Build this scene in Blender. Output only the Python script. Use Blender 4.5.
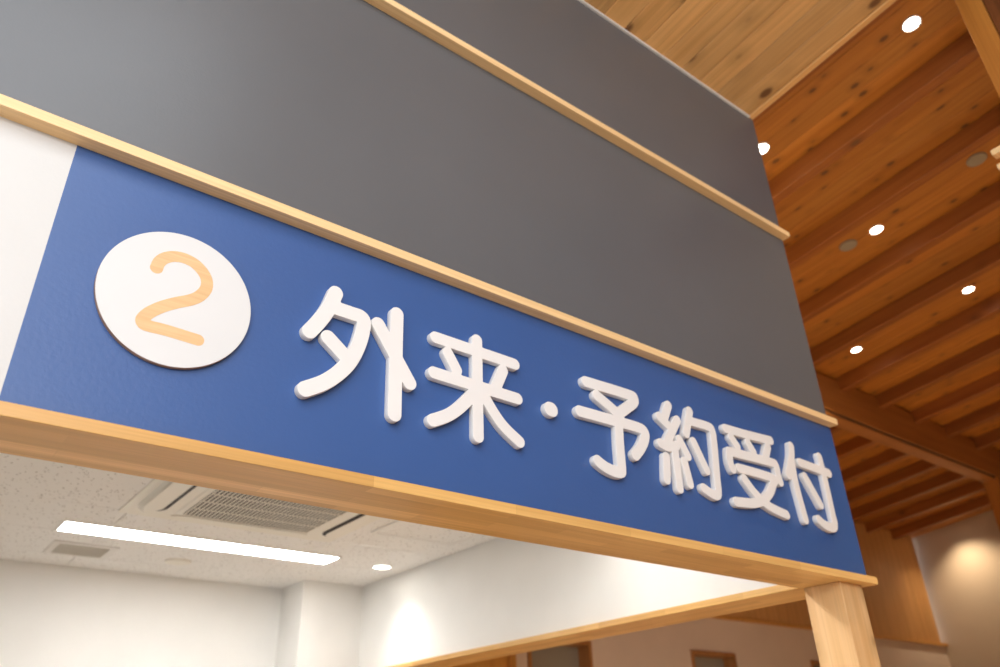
import bpy, bmesh, math, random
import numpy as np
from mathutils import Matrix, Vector

for o in list(bpy.data.objects):
    bpy.data.objects.remove(o, do_unlink=True)
SC = bpy.context.scene
COL = SC.collection
random.seed(4)

# ------------------------------------------------------------------ camera
CAM_LOC = Vector((0.0, -1.28, 1.6))
RIGHT = Vector((0.7920872, -0.6097843, -0.0275840))
DOWN = Vector((0.2766968, 0.3989649, -0.8742230))
FWD = Vector((0.5440926, 0.6848285, 0.4847403))
cd = bpy.data.cameras.new('camera')
cam = bpy.data.objects.new('camera', cd)
COL.objects.link(cam)
M = Matrix.Identity(4)
for i in range(3):
    M[i][0] = RIGHT[i]; M[i][1] = -DOWN[i]; M[i][2] = -FWD[i]; M[i][3] = CAM_LOC[i]
cam.matrix_world = M
cd.sensor_width = 36.0
cd.lens = 781.286 / 1000 * 36.0
cd.clip_start = 0.05
cd.dof.use_dof = True
cd.dof.focus_distance = 1.52
cd.dof.aperture_fstop = 3.4
SC.camera = cam

# ------------------------------------------------------------------ world, daylight, exposure
SC.view_settings.view_transform = 'Standard'
SC.view_settings.look = 'None'
SC.view_settings.gamma = 1.0
SC.view_settings.use_curve_mapping = False
SC.view_settings.exposure = 0.0
w = bpy.data.worlds.new('sky')
SC.world = w
w.use_nodes = True
bg = w.node_tree.nodes['Background']
bg.inputs['Color'].default_value = (0.80, 0.90, 1.0, 1)
bg.inputs['Strength'].default_value = 1.0


def area_light(name, loc, target, sx, sy, power, col):
    l = bpy.data.lights.new(name, 'AREA')
    l.shape = 'RECTANGLE'; l.size = sx; l.size_y = sy
    l.energy = power; l.color = col
    o = bpy.data.objects.new(name, l)
    COL.objects.link(o)
    o.location = loc
    o.rotation_euler = (Vector(target) - Vector(loc)).to_track_quat('-Z', 'Y').to_euler()
    return o


# daylight entering by the big windows of the lobby: one in the left wall, a row in the rear wall
area_light('daylight_left_windows', (-3.35, -2.7, 2.1), (0.0, -2.7, 1.6), 3.6, 2.4, 45, (0.90, 0.95, 1.0))
area_light('daylight_rear_windows', (-1.3, -5.35, 3.65), (-0.8, 0.0, 2.7), 4.2, 1.5, 165, (0.94, 0.97, 1.0))


area_light('added_skylight_fill', (-1.0, -2.4, 4.36), (-1.0, -2.4 + .115, 3.36), 3.1, 2.7, 95, (0.93, 0.97, 1.0))  # unseen skylight, added to put a sheen on the left of the fascia


# ------------------------------------------------------------------ helpers
def link(o, parent=None):
    COL.objects.link(o)
    if parent is not None:
        o.parent = parent
    return o


def bm_box(bm, x0, x1, y0, y1, z0, z1):
    v = [bm.verts.new(p) for p in ((x0, y0, z0), (x1, y0, z0), (x1, y1, z0), (x0, y1, z0),
                                   (x0, y0, z1), (x1, y0, z1), (x1, y1, z1), (x0, y1, z1))]
    for f in ((0, 3, 2, 1), (4, 5, 6, 7), (0, 1, 5, 4), (1, 2, 6, 5), (2, 3, 7, 6), (3, 0, 4, 7)):
        bm.faces.new([v[i] for i in f])


def finish(name, bm, mat, parent=None, smooth=False, bevel=0.0):
    if bevel:
        bmesh.ops.bevel(bm, geom=list(bm.edges), offset=bevel, segments=2, affect='EDGES', profile=0.5)
    bmesh.ops.recalc_face_normals(bm, faces=bm.faces)
    me = bpy.data.meshes.new(name)
    bm.to_mesh(me); bm.free()
    me.materials.append(mat)
    if smooth:
        for p in me.polygons:
            p.use_smooth = True
    return link(bpy.data.objects.new(name, me), parent)


def box(name, b, mat, parent=None, bevel=0.0):
    bm = bmesh.new()
    bm_box(bm, *b)
    return finish(name, bm, mat, parent, bevel=bevel)


def boxes(name, bs, mat, parent=None):
    bm = bmesh.new()
    for b in bs:
        bm_box(bm, *b)
    return finish(name, bm, mat, parent)


def lathe(name, prof, mat, loc, parent=None, n=40):
    """profile of (radius, z) turned around the vertical axis at loc"""
    bm = bmesh.new()
    rings = []
    for r, z in prof:
        if r < 1e-6:
            rings.append([bm.verts.new((loc[0], loc[1], loc[2] + z))])
        else:
            rings.append([bm.verts.new((loc[0] + r * math.cos(2 * math.pi * k / n),
                                        loc[1] + r * math.sin(2 * math.pi * k / n), loc[2] + z)) for k in range(n)])
    for a, b in zip(rings[:-1], rings[1:]):
        for k in range(n):
            q = [a[k % len(a)], a[(k + 1) % len(a)], b[(k + 1) % len(b)], b[k % len(b)]]
            u = []
            for v in q:
                if v not in u:
                    u.append(v)
            if len(u) > 2:
                bm.faces.new(u)
    o = finish(name, bm, mat, parent)
    return o


def empty(name, loc=(0, 0, 0), parent=None):
    o = bpy.data.objects.new(name, None)
    o.empty_display_size = 0.1
    o.location = loc
    return link(o, parent)


def tag(o, label, cat, group=None):
    o['label'] = label; o['category'] = cat
    if group:
        o['group'] = group
    return o


def struct(o, label=None):
    o['kind'] = 'structure'
    if label:
        o['label'] = label
    return o


# ------------------------------------------------------------------ materials
def new_mat(name):
    m = bpy.data.materials.new(name)
    m.use_nodes = True
    nt = m.node_tree
    return m, nt, nt.nodes['Principled BSDF']


def nd(nt, t, **k):
    n = nt.nodes.new(t)
    for a, b in k.items():
        setattr(n, a, b)
    return n


def mixc(nt, fac, a, b, blend='MIX'):
    n = nd(nt, 'ShaderNodeMix', data_type='RGBA', blend_type=blend)
    for sock, v in ((n.inputs[0], fac), (n.inputs[6], a), (n.inputs[7], b)):
        if hasattr(v, 'is_linked'):
            nt.links.new(v, sock)
        elif isinstance(v, (int, float)):
            sock.default_value = v
        else:
            sock.default_value = (*v, 1)
    return n.outputs[2]


def ramp(nt, src, p0, p1, c0=(0, 0, 0), c1=(1, 1, 1), smooth=False):
    r = nd(nt, 'ShaderNodeValToRGB')
    r.color_ramp.interpolation = 'EASE' if smooth else 'LINEAR'
    e = r.color_ramp.elements
    e[0].position = p0; e[1].position = p1
    e[0].color = (*c0, 1); e[1].color = (*c1, 1)
    nt.links.new(src, r.inputs[0])
    return r.outputs[0]


def paint(name, col, rough=0.5, bump=0.0, bscale=120.0, spec=0.5, mott=0.03):
    m, nt, p = new_mat(name)
    tc = nd(nt, 'ShaderNodeTexCoord')
    n1 = nd(nt, 'ShaderNodeTexNoise')
    n1.inputs['Scale'].default_value = 3.0
    n1.inputs['Detail'].default_value = 3.0
    nt.links.new(tc.outputs['Object'], n1.inputs['Vector'])
    lo = tuple(c * (1 - mott) for c in col); hi = tuple(min(1, c * (1 + mott)) for c in col)
    nt.links.new(ramp(nt, n1.outputs['Fac'], 0.3, 0.7, lo, hi), p.inputs['Base Color'])
    p.inputs['Roughness'].default_value = rough
    p.inputs['Specular IOR Level'].default_value = spec
    if bump:
        n2 = nd(nt, 'ShaderNodeTexNoise')
        n2.inputs['Scale'].default_value = bscale
        n2.inputs['Detail'].default_value = 2.0
        nt.links.new(tc.outputs['Object'], n2.inputs['Vector'])
        b = nd(nt, 'ShaderNodeBump')
        b.inputs['Strength'].default_value = bump
        b.inputs['Distance'].default_value = 0.002
        nt.links.new(n2.outputs['Fac'], b.inputs['Height'])
        nt.links.new(b.outputs['Normal'], p.inputs['Normal'])
    return m


def emit(name, col, strength):
    m, nt, p = new_mat(name)
    p.inputs['Base Color'].default_value = (0.8, 0.8, 0.8, 1)
    p.inputs['Emission Color'].default_value = (*col, 1)
    p.inputs['Emission Strength'].default_value = strength
    return m


def wood(name, light, dark, axis='Y', knots=0.0, knot_scale=4.5, rough=0.45, band=(26.0, 1.1), vary=0.10,
         staves=None, knot_col=(0.17, 0.065, 0.018)):
    """pine / laminated timber: grain along one axis, tone varying from piece to piece, optional knots"""
    m, nt, p = new_mat(name)
    tc = nd(nt, 'ShaderNodeTexCoord')
    oi = nd(nt, 'ShaderNodeObjectInfo')
    off = nd(nt, 'ShaderNodeVectorMath', operation='SCALE')
    cmb = nd(nt, 'ShaderNodeCombineXYZ')
    for i, k in enumerate((61.0, 43.0, 29.0)):
        mm = nd(nt, 'ShaderNodeMath', operation='MULTIPLY')
        mm.inputs[1].default_value = k
        nt.links.new(oi.outputs['Random'], mm.inputs[0])
        nt.links.new(mm.outputs[0], cmb.inputs[i])
    add = nd(nt, 'ShaderNodeVectorMath', operation='ADD')
    nt.links.new(tc.outputs['Object'], add.inputs[0])
    nt.links.new(cmb.outputs[0], add.inputs[1])
    ax = 'XYZ'.index(axis)

    def mapped(across, along):
        mp = nd(nt, 'ShaderNodeMapping')
        s = [across] * 3; s[ax] = along
        mp.inputs['Scale'].default_value = s
        nt.links.new(add.outputs[0], mp.inputs['Vector'])
        return mp.outputs[0]
    n1 = nd(nt, 'ShaderNodeTexNoise')
    n1.inputs['Scale'].default_value = 1.0
    n1.inputs['Detail'].default_value = 5.0
    n1.inputs['Distortion'].default_value = 0.6
    nt.links.new(mapped(*band), n1.inputs['Vector'])
    n2 = nd(nt, 'ShaderNodeTexNoise')
    n2.inputs['Scale'].default_value = 1.0
    n2.inputs['Detail'].default_value = 3.0
    nt.links.new(mapped(190.0, 2.5), n2.inputs['Vector'])
    c = ramp(nt, n1.outputs['Fac'], 0.30, 0.72, dark, light)
    g = ramp(nt, n2.outputs['Fac'], 0.25, 0.75, (0.86, 0.82, 0.78), (1.06, 1.05, 1.03))
    c = mixc(nt, 1.0, c, g, 'MULTIPLY')
    if staves:
        br = nd(nt, 'ShaderNodeTexBrick')
        br.inputs['Color1'].default_value = (0.80, 0.72, 0.62, 1)
        br.inputs['Color2'].default_value = (1.05, 1.05, 1.04, 1)
        br.inputs['Mortar'].default_value = (0.80, 0.74, 0.66, 1)
        br.inputs['Scale'].default_value = 1.0
        br.inputs['Mortar Size'].default_value = 0.0004
        br.inputs['Brick Width'].default_value = staves[0]
        br.inputs['Row Height'].default_value = staves[1]
        br.inputs['Bias'].default_value = 0.1
        sw = nd(nt, 'ShaderNodeSeparateXYZ')
        nt.links.new(tc.outputs['Object'], sw.inputs[0])
        cb = nd(nt, 'ShaderNodeCombineXYZ')
        ot = {0: 1, 1: 0, 2: 0}[ax]
        nt.links.new(sw.outputs[ax], cb.inputs[0])
        nt.links.new(sw.outputs[ot], cb.inputs[1])
        nt.links.new(cb.outputs[0], br.inputs['Vector'])
        c = mixc(nt, 1.0, c, br.outputs['Color'], 'MULTIPLY')
    if vary:
        v = ramp(nt, oi.outputs['Random'], 0.0, 1.0, (1 - vary,) * 3, (1 + vary, 1 + vary * .8, 1 + vary * .5))
        c = mixc(nt, 1.0, c, v, 'MULTIPLY')
    if knots:
        vo = nd(nt, 'ShaderNodeTexVoronoi')
        vo.inputs['Scale'].default_value = 1.0
        nt.links.new(mapped(knot_scale * 1.25, knot_scale * 0.8), vo.inputs['Vector'])
        k = ramp(nt, vo.outputs['Distance'], 0.07 * knots, 0.15 * knots, (1, 1, 1), (0, 0, 0), True)
        halo = ramp(nt, vo.outputs['Distance'], 0.10 * knots, 0.34 * knots, (0.45, 0.45, 0.45), (0, 0, 0), True)
        c = mixc(nt, halo, c, tuple(x * 0.62 for x in dark))
        c = mixc(nt, k, c, knot_col)
    nt.links.new(c, p.inputs['Base Color'])
    p.inputs['Roughness'].default_value = rough
    b = nd(nt, 'ShaderNodeBump')
    b.inputs['Strength'].default_value = 0.12
    b.inputs['Distance'].default_value = 0.001
    nt.links.new(n2.outputs['Fac'], b.inputs['Height'])
    nt.links.new(b.outputs['Normal'], p.inputs['Normal'])
    return m


def tile_mat():
    """mineral fibre ceiling board: off-white with scattered dark pits"""
    m, nt, p = new_mat('acoustic_tile')
    geo = nd(nt, 'ShaderNodeNewGeometry')
    mp = nd(nt, 'ShaderNodeMapping')
    mp.inputs['Scale'].default_value = (62, 48, 62)
    nt.links.new(geo.outputs['Position'], mp.inputs['Vector'])
    nz = nd(nt, 'ShaderNodeTexNoise')
    nz.inputs['Scale'].default_value = 60.0
    nt.links.new(geo.outputs['Position'], nz.inputs['Vector'])
    vo = nd(nt, 'ShaderNodeTexVoronoi')
    vo.inputs['Scale'].default_value = 1.0
    wob = nd(nt, 'ShaderNodeVectorMath', operation='ADD')
    nt.links.new(mp.outputs[0], wob.inputs[0])
    nt.links.new(nz.outputs['Color'], wob.inputs[1])
    nt.links.new(wob.outputs[0], vo.inputs['Vector'])
    pit = ramp(nt, vo.outputs['Distance'], 0.17, 0.30, (1, 1, 1), (0, 0, 0))
    some = ramp(nt, vo.outputs['Color'], 0.42, 0.50)
    mk = nd(nt, 'ShaderNodeMath', operation='MULTIPLY')
    nt.links.new(pit, mk.inputs[0]); nt.links.new(some, mk.inputs[1])
    c = mixc(nt, mk.outputs[0], (0.90, 0.89, 0.87), (0.50, 0.475, 0.45))
    nt.links.new(c, p.inputs['Base Color'])
    p.inputs['Roughness'].default_value = 0.9
    return m


MAT = {}
MAT['grey'] = paint('grey_wall_paint', (0.118, 0.122, 0.131), 0.36, 0.10, 160)
MAT['blue'] = paint('blue_sign_paint', (0.040, 0.102, 0.295), 0.40, 0.16, 130)
MAT['white_paint'] = paint('white_wall_paint', (0.66, 0.645, 0.625), 0.6, 0.12, 140)
MAT['room_white'] = paint('room_wallpaper', (0.84, 0.83, 0.80), 0.75, 0.08, 200)
MAT['letter'] = paint('letter_white', (0.81, 0.78, 0.755), 0.5, 0.03, 300)
MAT['disc'] = paint('disc_white', (0.71, 0.70, 0.69), 0.45, 0.02, 300)
MAT['disc_edge'] = wood('disc_edge_ply', (0.50, 0.32, 0.22), (0.36, 0.21, 0.13), 'X', vary=0)
MAT['digit'] = wood('digit_bare_wood', (0.84, 0.55, 0.29), (0.75, 0.47, 0.23), 'X', vary=0, band=(60, 6))
MAT['trim'] = wood('pale_trim_wood', (0.95, 0.69, 0.38), (0.87, 0.59, 0.29), 'X', vary=0.03, rough=0.42)
MAT['header'] = wood('laminated_header_wood', (0.88, 0.56, 0.22), (0.74, 0.44, 0.145), 'X', vary=0.0, rough=0.38,
                     staves=(0.34, 0.036))
MAT['header_y'] = wood('laminated_side_wood', (0.88, 0.56, 0.22), (0.74, 0.44, 0.145), 'Y', vary=0.0, rough=0.38,
                       staves=(0.34, 0.036))
MAT['post'] = wood('knotty_post_pine', (0.80, 0.53, 0.27), (0.68, 0.40, 0.17), 'Z', knots=1.7, knot_scale=8.0, vary=0.03,
                   band=(22, 1.0))
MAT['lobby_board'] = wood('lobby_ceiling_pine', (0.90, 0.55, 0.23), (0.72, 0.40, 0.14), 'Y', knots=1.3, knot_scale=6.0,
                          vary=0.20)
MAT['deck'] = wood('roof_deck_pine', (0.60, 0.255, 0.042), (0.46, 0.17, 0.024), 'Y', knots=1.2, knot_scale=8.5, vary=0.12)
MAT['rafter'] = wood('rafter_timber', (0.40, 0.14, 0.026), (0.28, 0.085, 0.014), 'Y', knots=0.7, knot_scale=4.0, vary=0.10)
MAT['beam'] = wood('beam_timber', (0.50, 0.21, 0.055), (0.38, 0.14, 0.03), 'X', knots=0.6, knot_scale=3.0, vary=0.05)
MAT['hall_post'] = wood('hall_post_timber', (0.56, 0.23, 0.04), (0.44, 0.16, 0.024), 'Z', vary=0.08)
MAT['dark_wood'] = wood('dark_partition_wood', (0.22, 0.075, 0.02), (0.14, 0.045, 0.012), 'Z', vary=0.0)
MAT['slat'] = wood('slat_wall_wood', (0.80, 0.46, 0.17), (0.66, 0.34, 0.11), 'Z', vary=0.0, rough=0.38)
MAT['slat_back'] = wood('slat_backing_wood', (0.62, 0.32, 0.11), (0.52, 0.25, 0.08), 'Z', vary=0.0)
MAT['beige'] = paint('beige_wall_paint', (0.74, 0.60, 0.49), 0.7, 0.05, 120)
MAT['endwall'] = paint('cream_wall_paint', (0.56, 0.45, 0.33), 0.7, 0.05, 120)
MAT['frame_wood'] = wood('window_frame_wood', (0.48, 0.23, 0.08), (0.36, 0.16, 0.05), 'Z', vary=0.04)
MAT['door_wood'] = wood('door_wood', (0.72, 0.38, 0.10), (0.62, 0.30, 0.07), 'Z', vary=0.0)
MAT['tile'] = tile_mat()
MAT['plastic'] = paint('cream_plastic', (0.88, 0.85, 0.77), 0.45, 0, mott=0.01)
MAT['white_metal'] = paint('white_metal', (0.82, 0.80, 0.77), 0.4, 0, mott=0.01)
MAT['vent_grey'] = paint('vent_grey', (0.60, 0.57, 0.51), 0.5, 0, mott=0.01)
MAT['dark'] = paint('dark_recess', (0.035, 0.032, 0.03), 0.7, 0, mott=0.01)
MAT['grille_dark'] = paint('grille_recess', (0.075, 0.066, 0.055), 0.7, 0, mott=0.01)
MAT['grille_bar'] = paint('grille_bar', (0.84, 0.80, 0.71), 0.5, 0, mott=0.01)
MAT['speaker_grey'] = paint('speaker_cover', (0.38, 0.33, 0.26), 0.6, 0, mott=0.01)
MAT['floor'] = paint('floor_vinyl', (0.44, 0.38, 0.31), 0.4, 0.02, 60)
MAT['glass'] = paint('frosted_pane', (0.32, 0.29, 0.24), 0.25, 0, mott=0.01)
MAT['tube'] = emit('light_diffuser', (1.0, 0.99, 0.97), 28.0)
MAT['bulb_room'] = emit('room_downlight_lens', (1.0, 0.95, 0.86), 12.0)
MAT['bulb'] = emit('hall_downlight_lens', (1.0, 0.88, 0.70), 14.0)
MAT['slit'] = emit('daylit_slit_pane', (0.72, 0.80, 1.0), 0.7)

# ------------------------------------------------------------------ large structure: levels and lengths in metres
XL = -3.4            # lobby left wall
XE = 9.46            # hall end wall
YR = -5.4            # lobby rear wall
YB = 2.97            # hall back wall
SL = -0.115          # roof fall towards the back wall
ANG = math.atan(SL)
HD = 4.15            # underside of the roof deck at y = 0
HR = 4.05            # underside of the rafters at y = 0
HB = 4.02            # underside of the lobby boarding at y = 0
FX = 2.45            # right end of the fascia
ZC = 2.56            # ceiling of the reception room

struct(box('floor', (XL - .1, XE + .1, YR - .1, 3.45, -0.1, 0.0), MAT['floor']))

# grey fascia above the reception counter
struct(box('wall_front', (XL, FX, 0.0, 0.12, 2.081, 4.04), MAT['grey']), 'tall grey painted fascia wall above the reception opening')
struct(box('wall_left_panel', (XL, 0.068, -0.0025, -0.0001, 2.081, 2.589), MAT['white_paint']),
       'white painted wall strip beside the blue sign')
struct(box('trim_1', (XL, 2.452, -0.033, 0.0, 3.376, 3.398), MAT['trim'], bevel=0.0012), 'slim pale wooden rail across the grey fascia')
struct(box('trim_2', (XL, 2.452, -0.033, 0.0, 2.588, 2.610), MAT['trim'], bevel=0.0012), 'slim pale wooden rail between grey fascia and blue sign')
struct(box('trim_3', (XL, 2.450, -0.033, 0.134, 2.059, 2.081), MAT['header'], bevel=0.0012),
       'laminated wooden header board under the blue sign')
struct(box('trim_4', (2.272, 2.470, 0.1345, 3.0, 2.059, 2.081), MAT['header_y'], bevel=0.0012),
       'laminated wooden board along the side opening of the reception')
struct(box('trim_5', (XL, 2.42, -0.008, 0.0, 4.010, 4.0185), MAT['white_metal']), 'thin white strip where the grey fascia meets the board ceiling')

# reception room shell
struct(box('wall_right', (2.300, 2.44, 0.12, 3.0, 2.081, 4.2), MAT['room_white']), 'white wall above the side opening of the reception')
struct(box('wall_back', (XL, 2.42, 3.29, 3.40, 0.0, 2.75), MAT['room_white']), 'white back wall of the reception room')
struct(box('wall_pillar', (1.924, 2.42, 3.0, 3.29, 0.0, 2.75), MAT['room_white']), 'white boxed pillar in the corner of the reception')
struct(box('wall_left', (XL - .1, XL, 0.0, 3.4, 0.0, 2.75), MAT['room_white']))

# hall and lobby shell
def wall_y(name, x0, x1, y0, y1, z0, z1, holes, mat):
    """wall facing the y axis with rectangular openings (x0, x1, z0, z1)"""
    bs = []
    x = x0
    for (a, b, c, d) in sorted(holes):
        bs.append((x, a, y0, y1, z0, z1))
        if c > z0:
            bs.append((a, b, y0, y1, z0, c))
        if d < z1:
            bs.append((a, b, y0, y1, d, z1))
        x = b
    bs.append((x, x1, y0, y1, z0, z1))
    return struct(boxes(name, bs, mat))


WIN = [(3.52, 4.10), (5.167, 5.715), (6.79, 7.34), (8.43, 8.98)]
holes = [(a, b, 1.25, 2.355) for a, b in WIN] + [(2.75, 3.417, 0.0, 2.355)]
o = wall_y('wall_hall', 2.42, XE, YB, YB + .14, 0.0, 2.632, holes, MAT['beige'])
o['label'] = 'beige painted hall wall with small windows'
struct(box('wall_end', (XE, XE + .12, YR, 3.1, 0.0, 5.0), MAT['endwall']), 'cream end wall of the hall washed by a downlight')
wall_y('wall_rear', XL, XE, YR - .12, YR, 0.0, 5.0, [(-3.35, 0.8, 2.9, 4.4)], MAT['white_paint'])
struct(boxes('wall_window_side', [(XL - .12, XL, YR, -4.5, 0, 5), (XL - .12, XL, -0.9, 0.0, 0, 5),
                                  (XL - .12, XL, -4.5, -0.9, 0, .8), (XL - .12, XL, -4.5, -0.9, 3.4, 5)], MAT['white_paint']))

struct(box('wall_added_partition', (2.66, 2.76, YR, -0.880, 0.0, 4.9), MAT['dark_wood']), 'dark timber partition added behind the orange timber post to shade the hall')  # added to keep the lobby daylight off the hall rafters

# slatted timber wall above the beige wall
SLX0, SLX1 = 2.45, 9.36
sw = struct(box('wall_slatted', (SLX0, SLX1, YB, YB + .14, 2.632, 4.1), MAT['slat_back']), 'upper hall wall lined with narrow vertical wooden slats')
bm = bmesh.new()
x = 5.2
while x < SLX1 - .03:
    bm_box(bm, x, x + .026, YB - .018, YB, 2.645, 3.80)
    x += .040
sl = finish('slat', bm, MAT['slat'], sw)
sl['kind'] = 'stuff'
struct(box('trim_6', (SLX0, SLX1 + .1, YB - .03, YB, 2.615, 2.643), MAT['door_wood']), 'orange wooden strip under the slatted wall')
# narrow daylit slit window where the slatted wall meets the end wall
sw5 = struct(empty('window_5', (9.41, YB, 3.2)), 'narrow vertical daylit slit window in the corner')
sw5.location = (0, 0, 0)
box('pane', (SLX1, XE, YB + .05, YB + .06, 2.643, 4.0), MAT['slit'], sw5)
struct(box('wall_corner', (SLX1, XE, YB + .07, YB + .14, 2.60, 4.1), MAT['endwall']))

# ------------------------------------------------------------------ roof of the hall: deck boards, rafters, beam
roof = struct(empty('ceiling_hall'), 'sloping timber roof of the hall with exposed rafters')
PITCH = 0.537
RX0 = 2.443
RW = 0.060
NR = 14
L0, L1 = -5.4, 3.10


def sloped_board(name, wdt, thick, mat, y0, y1, bevel):
    """a board hanging with its lower face on the local xy plane, long axis y"""
    bm = bmesh.new()
    bm_box(bm, 0, wdt, y0, y1, 0, thick)
    if bevel:
        es = [e for e in bm.edges if abs((e.verts[0].co - e.verts[1].co).y) > .5 and max(e.verts[0].co.z, e.verts[1].co.z) < 1e-5]
        bmesh.ops.bevel(bm, geom=es, offset=bevel, segments=1, affect='EDGES')
    bmesh.ops.recalc_face_normals(bm, faces=bm.faces)
    me = bpy.data.meshes.new(name)
    bm.to_mesh(me); bm.free()
    me.materials.append(mat)
    return me


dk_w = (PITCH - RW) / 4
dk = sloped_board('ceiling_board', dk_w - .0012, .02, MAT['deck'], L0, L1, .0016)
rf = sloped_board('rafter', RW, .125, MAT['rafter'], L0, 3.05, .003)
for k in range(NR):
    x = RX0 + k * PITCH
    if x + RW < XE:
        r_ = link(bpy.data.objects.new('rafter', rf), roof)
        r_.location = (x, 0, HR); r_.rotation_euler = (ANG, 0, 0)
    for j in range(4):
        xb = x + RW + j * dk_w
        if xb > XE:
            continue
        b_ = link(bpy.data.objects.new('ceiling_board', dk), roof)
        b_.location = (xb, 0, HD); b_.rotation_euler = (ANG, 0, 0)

fill = sloped_board('edge_strip', .07, .02, MAT['deck'], L0, L1, .0016)
f_ = link(bpy.data.objects.new('edge_strip', fill), roof)
f_.location = (RX0 + 13 * PITCH, 0, HD); f_.rotation_euler = (ANG, 0, 0)

# lobby boarding
lob = struct(empty('ceiling_lobby'), 'pale pine board ceiling of the lobby meeting the grey fascia')
lb_w = 0.1085
lb = sloped_board('ceiling_board', lb_w - .001, .018, MAT['lobby_board'], -5.4, -0.0005, .0035)
lb_a = sloped_board('ceiling_board', lb_w - .001, .018, MAT['lobby_board'], -1.02, -0.0005, .0035)
lb_b = sloped_board('ceiling_board', lb_w - .001, .018, MAT['lobby_board'], -5.4, -3.80, .0022)
SKX0, SKX1 = -2.57, 0.57         # added skylight opening between the boards, out of view
x = 2.420
while x > XL:
    for me in ((lb_a, lb_b) if SKX0 < x - lb_w / 2 < SKX1 else (lb,)):
        b_ = link(bpy.data.objects.new('ceiling_board', me), lob)
        b_.location = (x - lb_w, 0, HB); b_.rotation_euler = (ANG, 0, 0)
    x -= lb_w
sk = struct(empty('window_6'), 'added unseen skylight well in the lobby ceiling')
sk.location = (0, 0, HB); sk.rotation_euler = (ANG, 0, 0)
for bb in ((SKX0 - .06, SKX1 + .06, -1.04, -1.02, -.01, .5), (SKX0 - .06, SKX1 + .06, -3.82, -3.80, -.01, .5),
           (SKX0 - .06, SKX0 - .04, -3.80, -1.04, -.01, .5), (SKX1 + .04, SKX1 + .06, -3.80, -1.04, -.01, .5)):
    box('window_frame', bb, MAT['white_metal'], sk)
ed = sloped_board('edge_strip', .030, .05, MAT['lobby_board'], -5.4, .0, .003)
e_ = link(bpy.data.objects.new('edge_strip', ed), lob)
e_.location = (2.4215, 0, HB - .004); e_.rotation_euler = (ANG, 0, 0)

# cross beam and its post
bt = struct(empty('ceiling_beam'), 'heavy timber cross beam carrying the rafters')
box('beam', (2.46, XE, 1.25, 1.37, 3.705, 3.985), MAT['beam'], bt, .004)
box('groove_strip', (2.46, 7.50, 1.262, 1.358, 3.690, 3.7055), MAT['dark'], bt)
box('underside_board', (2.46, 7.50, 1.262, 1.37, 3.676, 3.6905), MAT['beam'], bt)

tag(box('timber_post', (7.50, 7.62, 1.25, 1.37, 0.0, 3.705), MAT['hall_post'], bevel=.004),
    'brown timber post under the cross beam near the cream end wall', 'post')
tag(box('timber_post', (2.288, 2.410, 0.0, 0.124, 0.0, 2.0590), MAT['post'], bevel=.003),
    'pale knotty pine post under the end of the header board', 'post')
tag(box('timber_post', (2.64, 2.72, -0.877, -0.803, 0.0, 4.138), MAT['hall_post'], bevel=.002),
    'orange timber post reaching the rafters beside a lit downlight', 'post')
for z0, lab in ((3.372, 'short pale wooden rail end, upper of the two beside the orange timber post'),
                (3.310, 'short pale wooden rail end, lower of the two beside the orange timber post')):
    tag(box('wooden_rail', (2.606, 2.640, -2.1, -0.722, z0, z0 + .022), MAT['trim'], bevel=.001), lab, 'rail',
        'rails beside the orange timber post')


# ------------------------------------------------------------------ windows and door of the hall wall
for i, (a, b) in enumerate(WIN):
    wn = struct(empty('window_%d' % (i + 1)))
    c, d = 1.25, 2.355
    t = .028
    y0, y1 = YB - .012, YB + .13
    for bb in ((a, a + t, y0, y1, c, d), (b - t, b, y0, y1, c, d), (a + t, b - t, y0, y1, d - t, d), (a + t, b - t, y0, y1, c, c + t)):
        box('window_frame', bb, MAT['frame_wood'], wn)
    box('pane', (a + t, b - t, YB + .10, YB + .11, c + t, d - t), MAT['glass'], wn)
dr = struct(empty('door_1'))
box('door_leaf', (2.75, 3.375, YB + .03, YB + .07, 0.0, 2.32), MAT['door_wood'], dr)
box('door_frame', (3.378, 3.417, YB - .012, YB + .12, 0.0, 2.355), MAT['door_wood'], dr)
box('door_frame', (2.75, 3.378, YB - .012, YB + .12, 2.32, 2.355), MAT['door_wood'], dr)

# ------------------------------------------------------------------ reception ceiling tiles
ceil = struct(empty('ceiling'), 'white pitted acoustic board ceiling of the reception')
TX, TY, G = .91, .455, .0016
tiles = {}
ix = -5
while True:
    xa = .742 + ix * TX; xb_ = xa + TX
    ix += 1
    if xb_ < XL:
        continue
    if xa > 2.29:
        break
    iy = -6
    while True:
        ya = 2.588 + iy * TY; yb = ya + TY
        iy += 1
        if yb < .13:
            continue
        if ya > 3.28:
            break
        x0, x1 = max(xa, XL) + G, min(xb_, 2.30) - G
        y0, y1 = max(ya, .12) + G, min(yb, 3.29) - G
        key = (round(x1 - x0, 4), round(y1 - y0, 4))
        if key not in tiles:
            bm = bmesh.new()
            bm_box(bm, 0, key[0], 0, key[1], 0, .012)
            es = [e for e in bm.edges if max(e.verts[0].co.z, e.verts[1].co.z) < 1e-5]
            bmesh.ops.bevel(bm, geom=es, offset=.0012, segments=1, affect='EDGES')
            bmesh.ops.recalc_face_normals(bm, faces=bm.faces)
            me = bpy.data.meshes.new('ceiling_tile'); bm.to_mesh(me); bm.free()
            me.materials.append(MAT['tile']); tiles[key] = me
        t_ = link(bpy.data.objects.new('ceiling_tile', tiles[key]), ceil)
        t_.location = (x0, y0, ZC)
box('backing_board', (XL, 2.30, .12, 3.29, ZC + .0125, ZC + .03), MAT['white_metal'], ceil)


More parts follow.
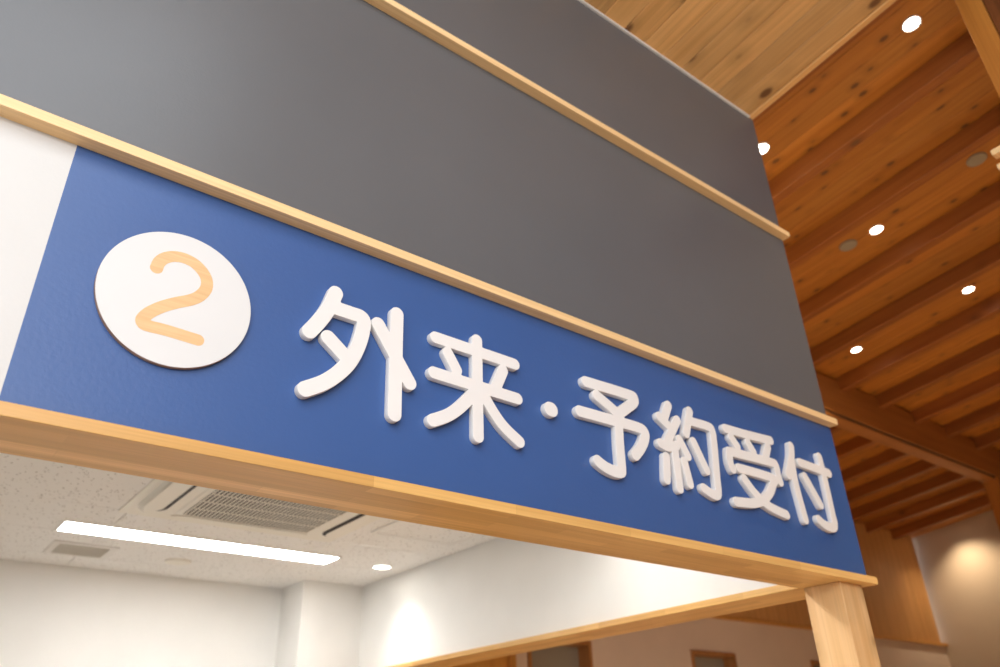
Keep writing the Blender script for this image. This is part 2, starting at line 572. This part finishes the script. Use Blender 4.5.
# ------------------------------------------------------------------ the sign
def sdf_outline(strokes, rad, step=.0022):
    """outline loops of the union of round-ended strokes"""
    pts = np.array([p for s in strokes for p in s])
    x0, z0 = pts.min(0) - rad - 3 * step
    x1, z1 = pts.max(0) + rad + 3 * step
    gx = np.arange(x0, x1, step); gz = np.arange(z0, z1, step)
    X, Z = np.meshgrid(gx, gz, indexing='ij')
    D = np.full(X.shape, 9.0)
    for s in strokes:
        for (ax, az), (bx, bz) in zip(s[:-1], s[1:]):
            dx, dz = bx - ax, bz - az
            t = np.clip(((X - ax) * dx + (Z - az) * dz) / (dx * dx + dz * dz + 1e-12), 0, 1)
            D = np.minimum(D, np.hypot(X - ax - t * dx, Z - az - t * dz))
    D -= rad
    seg = {}

    def cut(i, j, k, l):
        a, b = D[i, j], D[k, l]
        t = a / (a - b)
        return (gx[i] + (gx[k] - gx[i]) * t, gz[j] + (gz[l] - gz[j]) * t)
    pos = {}
    nx, nz = D.shape
    inside = D < 0
    for i in range(nx - 1):
        for j in range(nz - 1):
            c = (inside[i, j], inside[i + 1, j], inside[i + 1, j + 1], inside[i, j + 1])
            if all(c) or not any(c):
                continue
            cor = ((i, j), (i + 1, j), (i + 1, j + 1), (i, j + 1))
            ent, ext = [], []
            for k in range(4):
                a, b = cor[k], cor[(k + 1) % 4]
                if c[k] != c[(k + 1) % 4]:
                    key = (min(a, b), max(a, b))
                    if key not in pos:
                        pos[key] = cut(*key[0], *key[1])
                    (ext if c[k] else ent).append(key)
            if len(ext) == 1:
                seg[ext[0]] = ent[0]
            else:
                for k in range(4):
                    a, b = cor[k], cor[(k + 1) % 4]
                for e in ext:
                    near = min(ent, key=lambda q: (pos[q][0] - pos[e][0]) ** 2 + (pos[q][1] - pos[e][1]) ** 2)
                    seg[e] = near
    loops = []
    while seg:
        s, n = seg.popitem()
        lp = [pos[s]]
        while n in seg:
            lp.append(pos[n])
            n = seg.pop(n)
        if len(lp) > 6:
            loops.append(lp)
    return loops


def smooth_line(pts, n=6):
    """Catmull-Rom through the points"""
    if len(pts) < 3:
        return pts
    P = [pts[0]] + list(pts) + [pts[-1]]
    out = []
    for i in range(1, len(P) - 2):
        p0, p1, p2, p3 = (np.array(P[i + k]) for k in (-1, 0, 1, 2))
        for t in np.linspace(0, 1, n, endpoint=False):
            out.append(tuple(.5 * ((2 * p1) + (-p0 + p2) * t + (2 * p0 - 5 * p1 + 4 * p2 - p3) * t * t +
                                   (-p0 + 3 * p1 - 3 * p2 + p3) * t ** 3)))
    out.append(tuple(pts[-1]))
    return out


def extrude_outline(name, loops, y_front, y_back, mat, parent, bevel=.0005):
    cu = bpy.data.curves.new(name, 'CURVE')
    cu.dimensions = '2D'; cu.fill_mode = 'BOTH'
    for lp in loops:
        s = cu.splines.new('POLY')
        s.points.add(len(lp) - 1)
        for q, (a, b) in zip(s.points, lp):
            q.co = (a, b, 0, 1)
        s.use_cyclic_u = True
    half = (y_back - y_front) / 2
    cu.extrude = half - bevel
    cu.bevel_depth = bevel; cu.bevel_resolution = 1
    cu.offset = -bevel
    tmp = bpy.data.objects.new(name, cu)
    COL.objects.link(tmp)
    dg = bpy.context.evaluated_depsgraph_get()
    me = bpy.data.meshes.new_from_object(tmp.evaluated_get(dg))
    bpy.data.objects.remove(tmp)
    # curve plane (x, y) becomes the wall plane (x, z); its normal turns to -y
    me.transform(Matrix(((1, 0, 0, 0), (0, 0, -1, (y_front + y_back) / 2), (0, 1, 0, 0), (0, 0, 0, 1))))
    me.materials.clear(); me.materials.append(mat)
    me.name = name
    return link(bpy.data.objects.new(name, me), parent)


SIGN = {
 'gai': [[(0.5796, 2.4547), (0.567, 2.414), (0.5504, 2.3799), (0.5318, 2.35)], [(0.584, 2.4198), (0.6222, 2.4194), (0.6404, 2.4186), (0.6473, 2.409), (0.6457, 2.3847), (0.6374, 2.3483), (0.6215, 2.3096), (0.5981, 2.2769), (0.5695, 2.2494), (0.5348, 2.2271)], [(0.5717, 2.3485), (0.6146, 2.3161)], [(0.7242, 2.4537), (0.7256, 2.359), (0.7278, 2.2225)], [(0.6803, 2.4144), (0.7265, 2.3487), (0.761, 2.3001)]],
 'rai': [[(0.8232, 2.4273), (1.0448, 2.4248)], [(0.9359, 2.4553), (0.9354, 2.2202)], [(0.8559, 2.3983), (0.8789, 2.3631)], [(1.0091, 2.3984), (0.9878, 2.3517)], [(0.8196, 2.3405), (1.0493, 2.3373)], [(0.9275, 2.3216), (0.8906, 2.2798), (0.8579, 2.2516), (0.819, 2.2302)], [(0.9515, 2.323), (0.9803, 2.2854), (1.0094, 2.2572), (1.0499, 2.2327)]],
 'dot': [[(1.148, 2.3355), (1.153, 2.3355)]],
 'yo': [[(1.2744, 2.4415), (1.4277, 2.445), (1.4485, 2.4399), (1.4436, 2.4257), (1.4147, 2.4033), (1.3781, 2.3759)], [(1.3096, 2.4123), (1.3726, 2.3831), (1.3835, 2.3683)], [(1.245, 2.3538), (1.3753, 2.3565), (1.4542, 2.3572), (1.4744, 2.3492), (1.4695, 2.3282), (1.4519, 2.3024), (1.4283, 2.2783)], [(1.3787, 2.3573), (1.3741, 2.2934), (1.3722, 2.2367), (1.3676, 2.222), (1.3439, 2.2198), (1.3142, 2.2255), (1.2915, 2.2356)]],
 'yaku': [[(1.5844, 2.4531), (1.562, 2.4122)], [(1.5402, 2.4096), (1.582, 2.3854)], [(1.6137, 2.4163), (1.5836, 2.3754), (1.5592, 2.3419)], [(1.5314, 2.3319), (1.56, 2.3279), (1.5941, 2.338)], [(1.6107, 2.3591), (1.6369, 2.3172)], [(1.5858, 2.3322), (1.5837, 2.2181)], [(1.547, 2.2967), (1.537, 2.2338)], [(1.6183, 2.2983), (1.6284, 2.2381)], [(1.6734, 2.4574), (1.6438, 2.3835)], [(1.6757, 2.4264), (1.7458, 2.4278), (1.7622, 2.4205), (1.7616, 2.3797), (1.749, 2.2825), (1.7441, 2.2383), (1.7347, 2.2252), (1.7125, 2.2269), (1.6834, 2.2364)], [(1.6698, 2.3655), (1.709, 2.2904)]],
 'uke': [[(1.827, 2.44), (1.9307, 2.4432), (2.0481, 2.4502)], [(1.8489, 2.4169), (1.87, 2.3937)], [(1.9273, 2.4169), (1.946, 2.3927)], [(2.027, 2.4265), (2.0029, 2.3873)], [(1.8286, 2.3176), (1.8219, 2.3377), (1.8265, 2.3698)], [(1.8265, 2.3698), (1.9274, 2.3733), (2.0333, 2.3763), (2.0495, 2.3709), (2.0512, 2.3486), (2.0552, 2.3203)], [(1.8594, 2.3262), (2.0168, 2.3256), (2.0158, 2.3088), (1.987, 2.2739), (1.9438, 2.2454), (1.8931, 2.2293), (1.8182, 2.2213)], [(1.8759, 2.2972), (1.9152, 2.2617), (1.9699, 2.2338), (2.0524, 2.2202)]],
 'tsuke': [[(2.1559, 2.4548), (2.1433, 2.4141), (2.1068, 2.3514)], [(2.1433, 2.4141), (2.137, 2.3282), (2.1471, 2.2204)], [(2.1871, 2.4066), (2.3454, 2.4011)], [(2.3104, 2.4503), (2.3118, 2.3646), (2.3092, 2.2679), (2.3088, 2.234), (2.2958, 2.2182), (2.2698, 2.2166), (2.2448, 2.2211), (2.2224, 2.2316)], [(2.1976, 2.3628), (2.2514, 2.2824)]],
 'two': [[(0.2381, 2.3863), (0.2406, 2.4), (0.2489, 2.4121), (0.2622, 2.4205), (0.2787, 2.4239), (0.2988, 2.4203), (0.316, 2.4085), (0.3258, 2.3938), (0.3276, 2.3763), (0.3196, 2.3581), (0.3048, 2.3437), (0.2819, 2.3297), (0.26, 2.3138), (0.243, 2.2969), (0.2341, 2.2812), (0.2369, 2.2727), (0.2478, 2.2711), (0.2755, 2.272), (0.3294, 2.2699)]],
}
RAD = {'gai': .0158, 'rai': .0143, 'dot': .0185, 'yo': .0150, 'yaku': .0135, 'uke': .0140, 'tsuke': .0146, 'two': .0110}
T0, T1 = -.0175, -.0026          # front and back of the raised letters
sign = empty('reception_sign')
tag(sign, 'blue reception sign board with number disc and raised white Japanese characters', 'sign')
box('sign_panel', (0.068, 2.4495, -0.0026, -0.0001, 2.0812, 2.5878), MAT['blue'], sign)
CHR = {'gai': '外', 'rai': '来', 'dot': '・', 'yo': '予', 'yaku': '約', 'uke': '受', 'tsuke': '付'}
for key, ch in CHR.items():
    st = [smooth_line(s) for s in SIGN[key]]
    c_ = extrude_outline('raised_character', sdf_outline(st, RAD[key]), T0, T1, MAT['letter'], sign)
    c_['label'] = 'raised white character ' + ch
cx, cz, cr = .2826, 2.3400, .1328
disc = extrude_outline('number_disc', [[(cx + cr * math.cos(a), cz + cr * math.sin(a)) for a in np.linspace(0, 2 * math.pi, 120, endpoint=False)]],
                       -.0120, T1, MAT['disc'], sign, .0004)
disc['label'] = 'round white disc with the number 2'
disc.data.materials.append(MAT['disc_edge'])
for p in disc.data.polygons:
    if abs(p.normal.y) < .5:
        p.material_index = 1
dg_ = extrude_outline('number_digit', sdf_outline([smooth_line(SIGN['two'][0])], RAD['two'], .0015), -.0124, -.0118, MAT['digit'], disc, .0001)
dg_['label'] = 'bare wood digit 2'


# ------------------------------------------------------------------ fittings on the reception ceiling
def strip_light(X0, X1, Y0, Y1, label):
    fl = empty('ceiling_light')
    tag(fl, label, 'ceiling light')
    boxes('light_frame', [(X0 - .012, X1 + .012, Y0 - .008, Y0, ZC - .006, ZC - .0002), (X0 - .012, X1 + .012, Y1, Y1 + .008, ZC - .006, ZC - .0002),
                          (X0 - .012, X0, Y0, Y1, ZC - .006, ZC - .0002), (X1, X1 + .012, Y0, Y1, ZC - .006, ZC - .0002)], MAT['white_metal'], fl)
    box('diffuser', (X0, X1, Y0, Y1, ZC - .005, ZC - .0002), MAT['tube'], fl)


strip_light(.562, 1.836, 2.408, 2.572, 'long white glowing strip light in the reception ceiling between air conditioner and back wall')
strip_light(.562, 1.836, 0.500, 0.664, 'added unseen strip light in the reception ceiling right behind the header board')  # unseen second strip, added to brighten the side wall and ceiling


def spot(name, loc, power, col, ang, blend, parent, aim=(0, 0, -1), size=.03):
    l = bpy.data.lights.new(name, 'SPOT')
    l.energy = power; l.color = col; l.spot_size = math.radians(ang); l.spot_blend = blend; l.shadow_soft_size = size
    o = link(bpy.data.objects.new(name, l), parent)
    o.location = loc
    o.rotation_euler = Vector(aim).to_track_quat('-Z', 'Y').to_euler()
    return o


def downlight(loc, r, lens, label, group, power, col, ang, blend, tilt=0.0, aim=(0, 0, -1)):
    t = empty('downlight', loc)
    tag(t, label, 'downlight', group)
    lathe('trim_ring', [(r, .004), (r * 1.16, .003), (r * 1.18, -.002), (r * 1.12, -.005), (r, -.003), (r, .004)], MAT['white_metal'], (0, 0, -.0045), t)
    lathe('lens', [(0, .002), (r, .002), (r, -.001), (0, -.0015)], lens, (0, 0, -.0045), t)
    t.rotation_euler = (tilt, 0, 0)
    spot('lamp', (0, 0, -.025), power, col, ang, blend, t, aim)
    return t


downlight((2.127, 2.479, ZC), .045, MAT['bulb_room'], 'round lit downlight in the white reception ceiling by the side wall', None,
          9, (1.0, .97, .93), 105, .9)
downlight((2.127, 0.80, ZC), .045, MAT['bulb_room'], 'round downlight in the reception ceiling behind the header board', None,
          3, (1.0, .97, .92), 130, 1.0)

vt = empty('ceiling_vent')
tag(vt, 'small rectangular grey air vent in the reception ceiling', 'vent')
X0, X1, Y0, Y1 = .620, .840, 2.800, 3.005
boxes('vent_frame', [(X0 - .03, X1 + .03, Y0 - .03, Y0, ZC - .006, ZC - .0002), (X0 - .03, X1 + .03, Y1, Y1 + .03, ZC - .006, ZC - .0002),
                     (X0 - .03, X0, Y0, Y1, ZC - .006, ZC - .0002), (X1, X1 + .03, Y0, Y1, ZC - .006, ZC - .0002)], MAT['white_metal'], vt)
box('vent_back', (X0, X1, Y0, Y1, ZC - .0015, ZC - .0002), MAT['vent_grey'], vt)
for k in range(8):
    yv = Y0 + .012 + k * .0255
    box('slat', (X0, X1, yv, yv + .010, ZC - .0055, ZC - .0016), MAT['vent_grey'], vt)

tag(lathe('ceiling_detector', [(0, -.012), (.045, -.012), (.062, -.009), (.066, -.0002), (0, -.0002)], MAT['plastic'], (1.185, 2.902, ZC)),
    'small round flat white detector on the reception ceiling', 'detector')

hp = empty('access_hatch')
tag(hp, 'square white access hatch frame in the reception ceiling beside the air conditioner', 'hatch')
X0, X1, Y0, Y1 = 1.735, 2.190, 1.450, 1.905
boxes('hatch_frame', [(X0, X1, Y0, Y0 + .02, ZC - .005, ZC - .0002), (X0, X1, Y1 - .02, Y1, ZC - .005, ZC - .0002),
                      (X0, X0 + .02, Y0 + .02, Y1 - .02, ZC - .005, ZC - .0002), (X1 - .02, X1, Y0 + .02, Y1 - .02, ZC - .005, ZC - .0002)], MAT['white_metal'], hp)
box('hatch_panel', (X0 + .02, X1 - .02, Y0 + .02, Y1 - .02, ZC - .002, ZC - .0002), MAT['tile'], hp)

# four-way cassette air conditioner
ac = empty('air_conditioner')
tag(ac, 'square cream cassette air conditioner with grille in the reception ceiling', 'air conditioner')
AX0, AX1, AY0, AY1 = .702, 1.652, 1.205, 2.155
acx, acy = (AX0 + AX1) / 2, (AY0 + AY1) / 2


def round_rect(hx, hy, r, n=8):
    out = []
    for (sx, sy, a0) in ((1, 1, 0), (-1, 1, 90), (-1, -1, 180), (1, -1, 270)):
        for k in range(n + 1):
            a = math.radians(a0 + 90 * k / n)
            out.append((sx * (hx - r) + r * math.cos(a), sy * (hy - r) + r * math.sin(a)))
    return out


def slab(name, rings, mat, parent):
    """stack of (outline, z) rings joined top to bottom, closed at the last one"""
    bm = bmesh.new()
    rr = [[bm.verts.new((acx + a, acy + b, z)) for a, b in ol] for ol, z in rings]
    n = len(rr[0])
    for a, b in zip(rr[:-1], rr[1:]):
        for k in range(n):
            bm.faces.new((a[k], a[(k + 1) % n], b[(k + 1) % n], b[k]))
    bm.faces.new(rr[-1])
    bm.faces.new(list(reversed(rr[0])))
    return finish(name, bm, mat, parent)


slab('face_panel', [(round_rect(.475, .475, .012), ZC - .0002), (round_rect(.475, .475, .012), ZC - .006),
                    (round_rect(.455, .455, .04), ZC - .008)], MAT['plastic'], ac)
slab('body_ring', [(round_rect(.440, .425, .12), ZC - .0081), (round_rect(.430, .415, .11), ZC - .020),
                   (round_rect(.415, .400, .10), ZC - .026)], MAT['plastic'], ac)
slab('grille_surround', [(round_rect(.300, .300, .02), ZC - .0261), (round_rect(.292, .292, .02), ZC - .031)], MAT['plastic'], ac)
box('grille_recess', (acx - .272, acx + .272, acy - .272, acy + .272, ZC - .0322, ZC - .0311), MAT['grille_dark'], ac)
bm = bmesh.new()
for k in range(33):
    xx = acx - .270 + k * .0166
    bm_box(bm, xx, xx + .0062, acy - .272, acy + .272, ZC - .0350, ZC - .0323)
for k in range(6):
    yy = acy - .272 + k * .1068
    bm_box(bm, acx - .272, acx + .272, yy, yy + .010, ZC - .0365, ZC - .0351)
finish('grille', bm, MAT['grille_bar'], ac)


def flap(cx_, cy_, ang, open_):
    """long stadium-shaped louvre blade with the dark slot behind it"""
    n = 12
    hw, hl = .036, .300
    ol = []
    for k in range(n + 1):
        a = math.pi * k / n
        ol.append((hw * math.cos(a), hl - .06 + .06 * math.sin(a)))
    for k in range(n + 1):
        a = math.pi + math.pi * k / n
        ol.append((hw * math.cos(a), -hl + .06 + .06 * math.sin(a)))
    rot = Matrix.Rotation(ang, 4, 'Z')
    slot = 1.0 if open_ else .80
    for nm, zz, mat, tilt, sc, dx in (('louvre_slot', ZC - .0262, MAT['dark'], 0, slot, .017 if open_ else 0.0),
                                      ('louvre', ZC - .0285, MAT['plastic'], open_, 1.0, 0.0)):
        bm = bmesh.new()
        top, bot = [], []
        for a, b in ol:
            p = rot @ Vector((a * sc + dx, b * sc, 0))
            dz = -(a + hw) * tilt                       # the inner long edge drops when the blade is open
            top.append(bm.verts.new((cx_ + p.x, cy_ + p.y, zz + dz)))
            bot.append(bm.verts.new((cx_ + p.x, cy_ + p.y, zz + dz - .0022)))
        m_ = len(ol)
        bm.faces.new(top); bm.faces.new(list(reversed(bot)))
        for k in range(m_):
            bm.faces.new((top[k], bot[k], bot[(k + 1) % m_], top[(k + 1) % m_]))
        o_ = finish(nm, bm, mat, ac)
    return o_


flap(.783, acy, 0, .0005)
flap(1.566, acy, math.pi, .03)
flap(acx, acy + .345, -math.pi / 2, 0)
flap(acx, acy - .345, math.pi / 2, 0)

# ------------------------------------------------------------------ downlights and covers in the hall roof
WARM = (1.0, 0.72, 0.42)
up = (0, math.sin(ANG), -math.cos(ANG))
for (x, y, lab) in ((2.728, -0.621, 'lit round downlight in the roof boards next to the orange timber post'),
                    (3.820, 0.173, 'lit round downlight beside a small grey round cover in the roof boards'),
                    (4.899, 0.170, 'lit round downlight between two rafters, farther from the cross beam of its pair'),
                    (4.887, 0.947, 'lit round downlight between two rafters, close to the cross beam'),
                    (2.755, 0.153, 'lit round downlight half hidden behind the edge of the grey fascia')):
    downlight((x, y, HD + SL * y), .033, MAT['bulb'], lab, 'downlights in the hall roof', 65 if x < 2.74 else 220, WARM, 92, .9, ANG, (0, -math.sin(ANG), -math.cos(ANG)))
downlight((9.17, 2.48, HD + SL * 2.48), .033, MAT['bulb'], 'round downlight behind the last rafter washing the cream end wall',
          'downlights in the hall roof', 55, (1.0, 0.80, 0.56), 120, 1.0, ANG)
for x in (3.82, 5.97, 8.12):  # unseen downlights, added for more bounced light in the hall
    for y in (-0.95, -2.6):
        downlight((x, y, HD + SL * y), .033, MAT['bulb'], 'added unseen downlight in the roof boards on the lobby side of the orange timber post', 'downlights in the hall roof',
                  220, WARM, 92, .9, ANG, (0, -math.sin(ANG), -math.cos(ANG)))
for (x, y, lab) in ((3.803, 0.337, 'small grey round cover in the roof boards beside a lit downlight'),
                    (3.780, -0.403, 'small grey round cover in the roof boards above the short pale rails')):
    t = tag(lathe('ceiling_speaker', [(0, -.010), (.040, -.010), (.048, -.006), (.049, 0), (0, 0)], MAT['speaker_grey'], (0, 0, -.0005)), lab, 'speaker',
            'round covers in the hall roof')
    t.location = (x, y, HD + SL * y); t.rotation_euler = (ANG, 0, 0)
